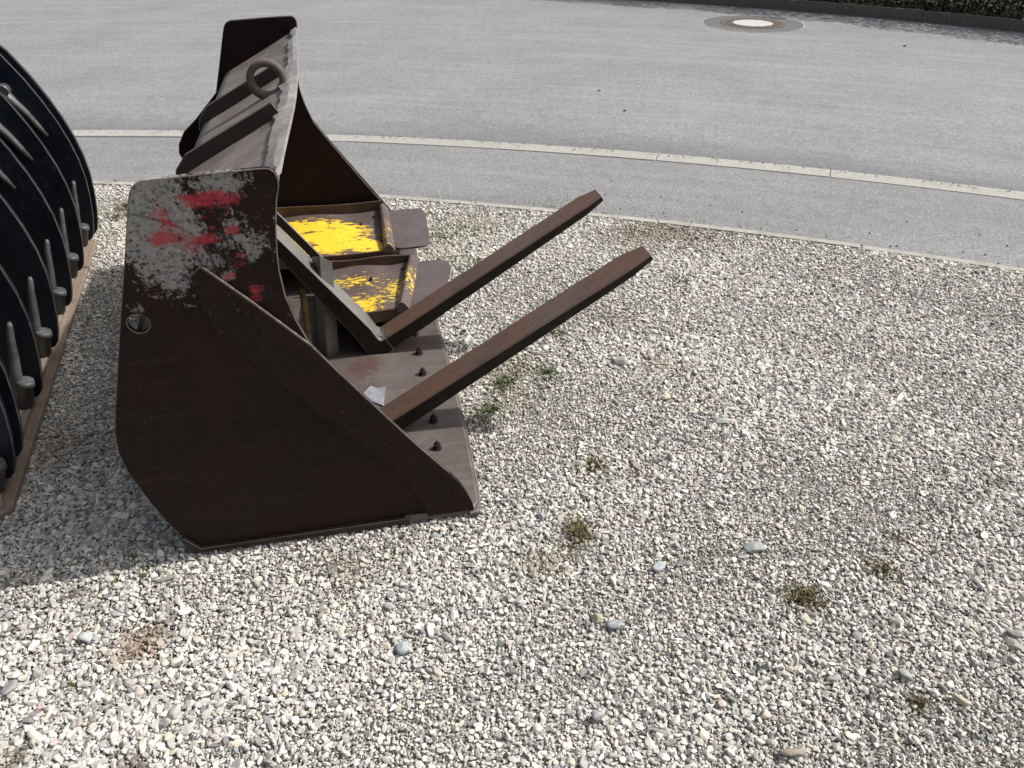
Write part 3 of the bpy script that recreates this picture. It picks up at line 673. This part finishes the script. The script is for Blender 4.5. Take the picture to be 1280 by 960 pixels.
# ---- two yellow painted trays with tongues
def tray(name, label, ybase, mats, a0, ridge0, ridge1, wn, wf, tong, z, rim_h, seed):
    T = bucket_thing(name, label, 'steel tray', 'painted steel trays inside the bucket')
    # dished deck
    nx, ny = 12, 8; V = []; Fc = []
    def dz(u, v): return .014 * math.sin(u * 5 + seed) * (1 - v) * .5 - .006 * math.sin(math.pi * v) + .006 * math.sin(u * 9 + v * 4)
    for j in range(ny + 1):
        v = j / ny; aw = ridge0 + (ridge1 - ridge0) * v
        for i in range(nx + 1):
            u = i / nx; V.append((a0 + (aw - a0) * u, wn + (wf - wn) * v, z + dz(u, v)))
    nb = len(V); V += [(x, y, q - .006) for x, y, q in V]
    for j in range(ny):
        for i in range(nx):
            k = j * (nx + 1) + i; Fc.append((k, k + 1, k + nx + 2, k + nx + 1)); Fc.append((nb + k, nb + k + nx + 1, nb + k + nx + 2, nb + k + 1))
    mesh('deck', V, Fc, T, [mats[0]], True)
    # upturned rims far and rear, turned-down skirt near
    def wall(nm, pa, pb, h0, h1, th, mat, k=8, wob=.004):
        V = []; Fc = []
        pa = Vector(pa); pb = Vector(pb); d = (pb - pa).normalized(); q = Vector((-d.y, d.x, 0)) * th
        for i in range(k + 1):
            p = pa.lerp(pb, i / k); u = (p.x - a0) / (ridge0 - a0); zz = z + wob * math.sin(u * 6 + seed)
            V += [(p.x, p.y, zz + h0), (p.x + q.x, p.y + q.y, zz + h0), (p.x + q.x, p.y + q.y, zz + h1), (p.x, p.y, zz + h1)]
        for i in range(k):
            for j in range(4): Fc.append((i * 4 + j, i * 4 + (j + 1) % 4, (i + 1) * 4 + (j + 1) % 4, (i + 1) * 4 + j)[::-1])
        Fc += [(0, 1, 2, 3), (k * 4 + 3, k * 4 + 2, k * 4 + 1, k * 4)]
        o = mesh(nm, V, Fc, T, [mat]); bm = bmesh.new(); bm.from_mesh(o.data); bmesh.ops.recalc_face_normals(bm, faces=bm.faces[:]); bm.to_mesh(o.data); bm.free()
    wall('far_rim', (a0, wf, 0), (ridge1 + .02, wf, 0), -.010, rim_h, .009, mats[1])
    wall('near_skirt', (a0, wn - .010, 0), (ridge0 + .03, wn - .010, 0), -.045, .004, .009, mats[1])
    for a_ in (a0 + .03, ridge0 - .05):
        bm = bmesh.new(); box_bm(bm, (a_, (wn + wf) / 2 + .03, (z - .03 + .024) / 2), (.02, (wf - wn) * .8, z - .03 - .024 - .004)); bm_obj('support_web', bm, T, [mats[1]])
    # ridge
    V = []; Fc = []
    for v in (0, .5, 1):
        aw = ridge0 + (ridge1 - ridge0) * v; ww = wn - .012 + (wf - wn + .010) * v
        V += [(aw - .006, ww, z - .006), (aw + .002, ww, z + .030), (aw + .012, ww, z + .036), (aw + .022, ww, z + .033), (aw + .044, ww, z + .002), (aw + .040, ww, z - .008)]
    for i in range(2):
        for j in range(6): Fc.append((i * 6 + j, i * 6 + (j + 1) % 6, (i + 1) * 6 + (j + 1) % 6, (i + 1) * 6 + j))
    Fc += [tuple(range(6))[::-1], tuple(range(12, 18))]
    o = mesh('ridge', V, Fc, T, [mats[2]]); bm = bmesh.new(); bm.from_mesh(o.data); bmesh.ops.recalc_face_normals(bm, faces=bm.faces[:]); bm.to_mesh(o.data); bm.free()
    plate('tongue', tong, z - .016, z - .007, T, [mats[3], mats[1]], axes='xy', bevel=.002)
    for (ax, aw) in ((tong[1][0] - .055, tong[1][1] + .07), (tong[-2][0] - .07, tong[-2][1] - .05)):
        bm = bmesh.new(); bmesh.ops.create_cone(bm, segments=8, radius1=.008, radius2=.006, depth=.008, cap_ends=True); o = bm_obj('bolt', bm, T, [mat_bolt]); o.location = (ax, aw, z - .002)
    bm = bmesh.new(); bmesh.ops.create_cone(bm, segments=8, radius1=.007, radius2=.006, depth=.010, cap_ends=True); o = bm_obj('bolt', bm, T, [mat_bolt]); o.location = (ridge0 - .09, (wn + wf) / 2 + .07, z + .006)
def rounded(poly, r=.03, n=5):
    out = []; k = len(poly)
    for i in range(k):
        p = Vector(poly[i]); a = Vector(poly[i - 1]); b = Vector(poly[(i + 1) % k]); rr = min(r, (a - p).length * .45, (b - p).length * .45)
        p0 = p + (a - p).normalized() * rr; p1 = p + (b - p).normalized() * rr
        for s in range(n + 1):
            t = s / n; out.append(tuple(p0 * (1 - t) ** 2 + p * 2 * t * (1 - t) + p1 * t * t))
    return out
mat_rim = worn_steel('rusty_tray_rim', (.12, .065, .04), (.045, .03, .024), (.42, .25, .04), .71, sc=9, rough=(.5, .75))
mat_tong = worn_steel('purple_brown_plate', (.110, .086, .086), (.080, .062, .062), (.24, .20, .13), .72, sc=7, rough=(.42, .6))
y1 = yellow_mat('yellow_paint_thick', [((.26, 1.73, .2), (.46, .27, 1), 1.3), ((.46, 1.64, .2), (.24, .17, 1), 1.0), ((.58, 1.58, .2), (.14, .12, 1), .95)], .675)
y1r = yellow_mat('yellow_paint_ridge_worn', [((.68, 1.6, .2), (.2, .5, 1), .35)], .69)
y2 = yellow_mat('yellow_paint_flecks', [((.52, 1.12, .15), (.22, .16, 1), .66), ((.68, 1.2, .15), (.16, .26, 1), .56), ((.50, 1.33, .15), (.28, .12, 1), .5)], .70, 62)
y2r = yellow_mat('yellow_paint_ridge', [((.74, 1.25, .18), (.14, .36, 1), .5)], .735, 55)
t1 = rounded([(.700, 1.53), (.846, 1.535), (.862, 1.60), (.880, 1.94), (.860, 1.995), (.70, 1.99)], .035)
t2 = rounded([(.705, 1.00), (.852, 1.115), (.925, 1.37), (.925, 1.455), (.890, 1.475), (.79, 1.48)], .035)
tray('steel_tray', 'far steel tray with a thick patch of bright yellow paint, against the far bucket side', 1, [y1, mat_rim, y1r, mat_tong], .06, .655, .662, 1.50, 1.985, t1, .198, .046, .4)
tray('steel_tray', 'nearer steel tray with sparse yellow flecks beside the farther pallet fork', 2, [y2, mat_rim, y2r, mat_tong], .375, .668, .752, 1.035, 1.462, t2, .152, .034, 2.2)

# ---- loose bar standing in front of the trays
def bar(label, a, ww, h, sx, sy, tilt, mat, wedge=True, a2=None):
    T = bucket_thing('steel_bar', label, 'steel bar')
    bm = bmesh.new(); bx0 = [(-sx / 2, -sy / 2), (sx / 2, -sy / 2), (sx / 2, sy / 2), (-sx / 2, sy / 2)]
    lo = [bm.verts.new((x, y, 0)) for x, y in bx0]; hz = [h - (.035 if wedge else 0), h - (.022 if wedge else 0), h, h - .008]
    hz = [h, h - .034, h - .052, h - .024] if wedge else [h] * 4
    hi = [bm.verts.new((x, y, z)) for (x, y), z in zip(bx0, hz)]
    bm.faces.new(lo[::-1]); bm.faces.new(hi)
    for k in range(4): bm.faces.new((lo[k], lo[(k + 1) % 4], hi[(k + 1) % 4], hi[k]))
    bmesh.ops.bevel(bm, geom=bm.edges[:], offset=.003, segments=2, affect='EDGES')
    o = bm_obj('steel_bar', bm, None, [mat]); bpy.data.objects.remove(T)
    o.location = A + U * a + N * ww + Vector((0, 0, .024)); o.rotation_euler = (0, 0, math.atan2(U.y, U.x) + .55)
    o.rotation_euler = (Matrix.Rotation(math.atan2(U.y, U.x), 3, 'Z') @ Matrix.Rotation(tilt, 3, 'Y') @ Matrix.Rotation(.5, 3, 'Z')).to_euler()
    tag(o, label, 'steel bar')
bar('short upright grey steel bar with slanted top between the far fork and the trays', .385, .975, .425, .052, .058, .06, mat_shank)
m = M('olive_yellow_paint'); mat_oly = m.done(m.mix(m.ramp(m.noise(30, 5), .4, .6), (.26, .17, .03), (.10, .065, .03)))
bar('narrow olive yellow steel bar standing just left of the grey upright bar', .315, .955, .30, .020, .020, .03, mat_oly, False)
m = M('pale_scrap', .6); mat_sc = m.done(m.mix(m.ramp(m.noise(40, 4), .4, .6), (.26, .26, .29), (.20, .20, .225)))
def scrap(name, label, pts, z):
    me = bpy.data.meshes.new(name); n = len(pts)
    c = Vector((sum(p[0] for p in pts) / n, sum(p[1] for p in pts) / n))
    V = [(p[0] - c.x, p[1] - c.y, .002 + .004 * (i % 2)) for i, p in enumerate(pts)] + [(p[0] - c.x, p[1] - c.y, .0005 + .004 * (i % 2)) for i, p in enumerate(pts)]
    Fc = [tuple(range(n)), tuple(range(n, 2 * n))[::-1]] + [(i, n + i, n + (i + 1) % n, (i + 1) % n) for i in range(n)]
    o = mesh(name, V, Fc, None, [mat_sc]); o.location = A + U * c.x + N * c.y + Vector((0, 0, z)); o.rotation_euler = (0, 0, math.atan2(U.y, U.x)); tag(o, label, 'scrap')
scrap('metal_scrap', 'small pale torn scrap lying on the bucket floor beside the nearer fork', [(.500, .655), (.528, .690), (.552, .676), (.580, .672), (.572, .61), (.566, .555), (.525, .60)][::-1], .0305)
scrap('metal_scrap', 'tiny pale pointed scrap on the near corner of the flecked yellow tray', [(.487, 1.05), (.512, 1.105), (.535, 1.055)][::-1], .156)

# ================================================================ THE BLACK GRAPPLE AT LEFT
G0 = Vector((gnd(17, 640).x, gnd(17, 640).y, 0)); g1 = gnd(122, 305); GN_ = (Vector((g1.x, g1.y, 0)) - G0).normalized(); GU = Vector((GN_.y, -GN_.x, 0))
GR = empty('grapple_bucket', G0, math.atan2(GU.y, GU.x))
tag(GR, 'black grapple bucket at left with curved tine plates and grey teeth', 'grapple')
m = M('gloss_black_paint', .28, spec=.3); a_ = m.noise(5, 7, .65); b_ = m.noise(40, 6, .75)
c_ = m.mix(m.ramp(a_, .4, .62), (.004, .007, .014), (.010, .013, .020)); c_ = m.mix(m.math('MULTIPLY', m.ramp(b_, .56, .7), m.ramp(a_, .45, .65, 0, .6)), c_, (.07, .065, .055))
mat_black = m.done(c_, m.ramp(b_, .3, .7, .28, .6), b_, .0006)
mat_bedge = worn_steel('worn_black_edge', (.17, .155, .14), (.07, .065, .06), None, sc=18, rough=(.35, .55), spec=.6)
mat_tooth = worn_steel('grey_cast_tooth', (.105, .11, .112), (.045, .047, .048), (.05, .038, .03), .66, sc=22, rough=(.35, .55), spec=.6)
mat_beam = worn_steel('orange_brown_rust', (.27, .215, .17), (.19, .145, .112), (.13, .075, .052), .70, sc=7, rough=(.7, .9), spec=.15)
rib_o = [(-.035, .052), (-.005, .058), (.012, .078), (.024, .115), (.040, .19), (.052, .28), (.057, .36), (.053, .45), (.038, .54), (.014, .63), (-.018, .72), (-.062, .82), (-.120, .925), (-.20, 1.02), (-.30, 1.09), (-.42, 1.14), (-.52, 1.12), (-.54, 1.02), (-.44, .95), (-.33, .85), (-.25, .72), (-.20, .60), (-.18, .45), (-.17, .30), (-.15, .18), (-.10, .085)]
rw = [.093, .202, .547, .899, 1.252, 1.609, 1.975, 2.040]
tooth_up = tooth_lo = None
for i, ww in enumerate(rw):
    ro = rib_o if i != 7 else [(x + (.012 if x > -.5 else 0), z + .004) for x, z in rib_o]
    rb = plate('tine_plate', ro[::-1], ww, ww + .020, GR, [mat_black, mat_bedge], bevel=.0015)
    if i in (1, 7): continue
    def curve(pts, r, flat=1.): return tube('tooth', pts, r, rb, [mat_tooth], 10, flat=.75)
    y = ww - .022
    curve([(-.175, y + .02, .80), (-.150, y - .006, .775), (-.125, y - .010, .735), (-.095, y, .685), (-.065, y + .006, .625), (-.040, y + .010, .575)], [.022, .028, .026, .022, .016, .007])
    tube('boss', [(-.150, y + .025, .785), (-.150, y - .030, .785)], [.027, .025], rb, [mat_tooth], 18)
    curve([(-.055, y - .002, .070), (-.045, y - .004, .12), (-.035, y - .002, .17), (-.020, y, .24), (-.008, y + .004, .31), (.002, y + .008, .350), (.005, y + .010, .360)], [.022, .027, .025, .021, .017, .013, .006])
    tube('boss', [(-.012, y - .012, .150), (-.018, y - .012, .130), (-.018, y - .012, .128), (-.040, y - .010, .052)], [.026, .031, .025, .023], rb, [mat_tooth], 18)
# rusty lower cutting edge with bevelled nose
plate('cutting_edge', [(-.62, -.02), (-.05, -.03), (-.010, -.01), (-.026, .04), (-.030, 2.07), (-.62, 2.07)], .008, .046, GR, [mat_beam, mat_beam], axes='xy', bevel=.006)
plate('wear_bar', [(-.10, -.035), (-.02, -.028), (.004, .005), (.002, 2.04), (-.004, 2.075), (-.10, 2.075)], .0, .024, GR, [mat_beam, mat_beam], axes='xy', bevel=.005)
strip_solid('rear_shell', [(-.55, .02), (-.85, .03), (-.98, .12), (-1.02, .3), (-1.0, .55), (-.9, .8), (-.75, .95), (-.55, 1.0)], .012, 0, 2.06, [mat_black], GR)
tube('pivot_tube', [(-.47, .02, 1.05), (-.47, 2.10, 1.05)], .055, GR, [mat_black], 20)
tube('cross_tube', [(-.13, .11, .62), (-.13, 2.03, .62)], .028, GR, [mat_black], 16)
for ww in (0., 2.064): plate('side_plate', [(-.35, .05), (-.85, .03), (-.98, .12), (-1.02, .3), (-1.0, .55), (-.9, .8), (-.75, .95), (-.55, 1.0), (-.45, .9), (-.42, .5)][::-1], ww - .012, ww - .002, GR, [mat_black, mat_bedge])

# ================================================================ HEDGE
def leaf_mat(name, c0, c1):
    m = M(name, .5, spec=.4); oi = m.n('ShaderNodeObjectInfo'); g = m.n('ShaderNodeNewGeometry')
    col = m.mix(g.outputs['Random Per Island'], c0, c1); m.l(col, m.b.inputs['Base Color']); return m.m
mat_leaf = leaf_mat('hedge_leaf', (.008, .018, .006), (.028, .05, .014))
m = M('bark'); mat_bark = m.done(m.mix(m.ramp(m.noise(40, 6), .4, .6), (.07, .05, .035), (.12, .09, .06)))
def hedge():
    mid = math.radians(52); c0 = ring_pt(HC, HR + .75, mid); T = empty('hedge', (c0[0], c0[1], .075))
    tag(T, 'dark green clipped hedge growing behind the raised kerb across the street', 'hedge')
    n = 52000; ang = rng.uniform(math.radians(30), math.radians(70), n); u = rng.uniform(-1, 1, n); v = rng.random(n) ** 1.15
    wall = rng.random(n) < .6; u = np.where(wall, np.sign(u) * rng.uniform(.75, 1, n), u)
    hz = 1.35 + .08 * np.sin(ang * 40) + .05 * np.sin(ang * 93)
    rr = HR + .58 + u * (.42 + .06 * np.sin(ang * 60 + v * 5)); z = v * hz - .03
    X = HC[0] + rr * np.cos(ang) - c0[0]; Y = HC[1] + rr * np.sin(ang) - c0[1]
    d = rng.normal(size=(n, 3)); d /= np.linalg.norm(d, axis=1)[:, None]; e = np.cross(d, rng.normal(size=(n, 3))); e /= np.linalg.norm(e, axis=1)[:, None]
    s = rng.uniform(.018, .038, n)[:, None]; P = np.stack([X, Y, z], 1); f = np.cross(d, e)
    V = np.stack([P - d * s, P + e * s * .5 + f * s * .12, P + d * s, P - e * s * .5 + f * s * .12], 1).reshape(-1, 3)
    me = bpy.data.meshes.new('foliage'); me.from_pydata(V.tolist(), [], [(4 * i, 4 * i + 1, 4 * i + 2, 4 * i + 3) for i in range(n)]); me.update()
    link('foliage', me, T, [mat_leaf])['kind'] = 'stuff'
    for k in range(30):
        a = math.radians(23 + 53 * k / 30 + random.uniform(-.5, .5)); x, y = ring_pt(HC, HR + .58 + random.uniform(-.2, .2), a); x -= c0[0]; y -= c0[1]
        tube('stem', [(x, y, -.02), (x + random.uniform(-.05, .05), y + random.uniform(-.05, .05), .5), (x + random.uniform(-.15, .15), y + random.uniform(-.15, .15), 1.1)], [.02, .014, .006], T, [mat_bark], 6)
hedge()

# ================================================================ MOSS, WEEDS, LITTER
mat_moss = leaf_mat('moss_green', (.075, .072, .025), (.17, .155, .07)); mat_weed = leaf_mat('weed_green', (.06, .085, .025), (.14, .16, .06)); mat_dry = leaf_mat('dry_leaf', (.10, .06, .03), (.20, .14, .08))
def blades(pts, n, rad, h, wd, spread):
    V = [(0, 0, -.009)] if not pts else []; Fc = []
    for _ in range(n):
        a = random.uniform(0, 6.283); r = rad * random.random() ** .6 * (.75 + .35 * math.sin(2 * a + rad * 300) + .25 * math.sin(5 * a + rad * 90)) * random.choice((1, 1, 1.5)); x = r * math.cos(a); y = r * math.sin(a) 
        if pts: px, py = random.choice(pts); x += px; y += py
        hh = h * random.uniform(.5, 1.2) * max(.3, 1 - .5 * r / rad); b = random.uniform(0, 6.283); lean = random.uniform(.2, spread) * hh
        dx, dy = math.cos(b) * lean, math.sin(b) * lean; wx, wy = -math.sin(b) * wd, math.cos(b) * wd; k = len(V)
        V += [(x - wx, y - wy, -.002), (x + wx, y + wy, -.002), (x + dx * .5 + wx * .9, y + dy * .5 + wy * .9, hh * .65), (x + dx * .5 - wx * .9, y + dy * .5 - wy * .9, hh * .65), (x + dx, y + dy, hh)]
        Fc += [(k, k + 1, k + 2, k + 3), (k + 3, k + 2, k + 4)]
        if not pts: Fc.append((0, k, k + 1))          # runner back to the root
    return V, Fc
tufts = [(722, 666, .052, 420, .022, mat_moss, 'largest dark moss tuft, in the gravel below the bucket lip', 'moss tuft'),
         (1007, 746, .045, 360, .020, mat_moss, 'olive moss tuft with white pebbles on it, at lower right of the gravel', 'moss tuft'),
         (742, 581, .040, 200, .016, mat_moss, 'small moss tuft right of the bucket lip corner', 'moss tuft'),
         (1103, 712, .045, 130, .014, mat_moss, 'thin pale moss patch near the right side of the gravel', 'moss tuft'),
         (1150, 879, .022, 90, .014, mat_moss, 'tiny brownish moss tuft beside the dark oval stone at lower right', 'moss tuft'),
         (615, 512, .045, 130, .016, mat_weed, 'small green weed next to the bolted edge of the bucket', 'weed'),
         (685, 465, .050, 120, .018, mat_weed, 'fresh green weed just under the raised nearer fork', 'weed'),
         (630, 478, .055, 130, .016, mat_weed, 'loose green weed between the bucket edge and the nearer fork', 'weed'),
         (146, 731, .016, 40, .022, mat_weed, 'bright green sprout at the end of the shadow left of the bucket', 'weed'),
         (90, 857, .014, 30, .016, mat_weed, 'tiny green sprout in the gravel at lower left', 'weed'),
         (168, 700, .028, 90, .016, mat_moss, 'dull moss tuft in the shadow behind the bucket', 'moss tuft'),
         (178, 722, .022, 70, .014, mat_moss, 'dark little tuft just outside the bucket shadow', 'moss tuft'),
         (168, 256, .11, 330, .03, mat_moss, 'grassy tuft in the far gravel between grapple and bucket', 'moss tuft'),
         (145, 272, .08, 120, .025, mat_moss, 'smaller grassy tuft nearer the grapple in the far gravel', 'moss tuft'),
         (555, 297, .15, 260, .022, mat_weed, 'thin green weeds in the far gravel right of the trays', 'weed'),
         (596, 330, .12, 200, .020, mat_weed, 'green weeds in the gravel seen above the farther fork', 'weed'),
         (692, 415, .07, 110, .016, mat_weed, 'sparse weeds in the gravel seen between the two forks', 'weed'),
         (850, 352, .09, 110, .016, mat_weed, 'sparse weeds behind the tip of the nearer fork', 'weed')]
for px, py, r, n, h, mt, lab, cat in tufts:
    g = gnd(px, py); V, Fc = blades(None, n, r * 1.1, h * .75, .0015, 1.7); o = mesh('moss_tuft' if cat == 'moss tuft' else 'weed', V, Fc, None, [mt]); o.location = (g.x, g.y, .001); tag(o, lab, cat, cat + 's growing through the gravel')
# weeds that nobody could count
V = []; Fc = []
for (px, py, r, n) in ((600, 285, .5, 500), (545, 270, .4, 350), (640, 470, .22, 260), (760, 400, .25, 140), (140, 290, .35, 200), (880, 695, .1, 60), (680, 700, .15, 120), (600, 530, .12, 90), (520, 262, .25, 200), (700, 262, .4, 260), (900, 300, .35, 120), (190, 715, .08, 60), (430, 715, .12, 60)):
    g = gnd(px, py); v, f = blades([(g.x, g.y)], n, r, .016, .0012, 1.4); k = len(V); V += v; Fc += [tuple(i + k for i in q) for q in f]
o = mesh('weeds', V, Fc, None, [mat_weed]); tag(o, 'thin scattered green weeds coming up through the gravel', 'weeds', kind='stuff')
# grit along kerb and edging, crumbs on the pavement
V = []; Fc = []; bmg = bmesh.new()
for i in range(330):
    if i < 190: a = math.radians(random.uniform(63, 108)); x, y = ring_pt(KC, KR + random.gauss(-.02, .025), a); z = .004
    elif i < 300: a = math.radians(random.uniform(62, 92)); x, y = ring_pt(EC, ER + abs(random.gauss(0, .06)), a); z = 0
    else: x = random.uniform(.3, 2.8); y = ring_pt(EC, 0, 0)[1] + math.sqrt(max(0, (ER + abs(random.gauss(.15, .2))) ** 2 - (x - EC[0]) ** 2)); z = 0
    if math.hypot(x - KC[0], y - KC[1]) > KR: z = -.021
    s = random.uniform(.002, .0055); r = bmesh.ops.create_icosphere(bmg, subdivisions=1, radius=s)
    bmesh.ops.translate(bmg, verts=r['verts'], vec=(x, y, z + s * .5))
    for v in r['verts']: v.co += Vector([random.uniform(-.3, .3) * s for _ in range(3)])
m = M('grit', .9); g_ = m.n('ShaderNodeNewGeometry'); mat_grit = m.done(m.mix(g_.outputs['Random Per Island'], (.10, .075, .05), (.45, .43, .38)))
o = bm_obj('grit', bmg, None, [mat_grit]); tag(o, 'grit and crumbs scattered along the pale kerb and the edging', 'grit', kind='stuff')
V = []; Fc = []
for i in range(300):
    a = math.radians(random.uniform(64, 92)); x, y = ring_pt(KC, KR + random.gauss(-.03, .03), a); z = .009 if math.hypot(x - KC[0], y - KC[1]) < KR else -.015; s = random.uniform(.004, .013); b = random.uniform(0, 6.28); k = len(V)
    cx, cy = math.cos(b) * s, math.sin(b) * s
    V += [(x - cx, y - cy, z), (x - cy * .4, y + cx * .4, z + s * .35), (x + cx, y + cy, z + s * .15), (x + cy * .4, y - cx * .4, z + .001)]; Fc.append((k, k + 1, k + 2, k + 3))
o = mesh('dead_leaves', V, Fc, None, [mat_dry]); tag(o, 'small dead leaves strewn along the pale kerb strip', 'leaves', kind='stuff')
for px, py, s, lab in ((749, 114, .015, 'dark pebble alone on the street above the fork tips'), (781, 139, .015, 'second dark pebble on the street, nearer the pale kerb'), (1131, 58, .022, 'dark pebble on the street right of the manhole')):
    g = gnd(px, py, -.022); o = bpy.data.objects.new('pebble', smesh[3]); COL.objects.link(o); o.location = (g.x, g.y, -.016); o.scale = (s, s * .8, s * .6); o.color = (.05, .045, .04, 1); tag(o, lab, 'stone')
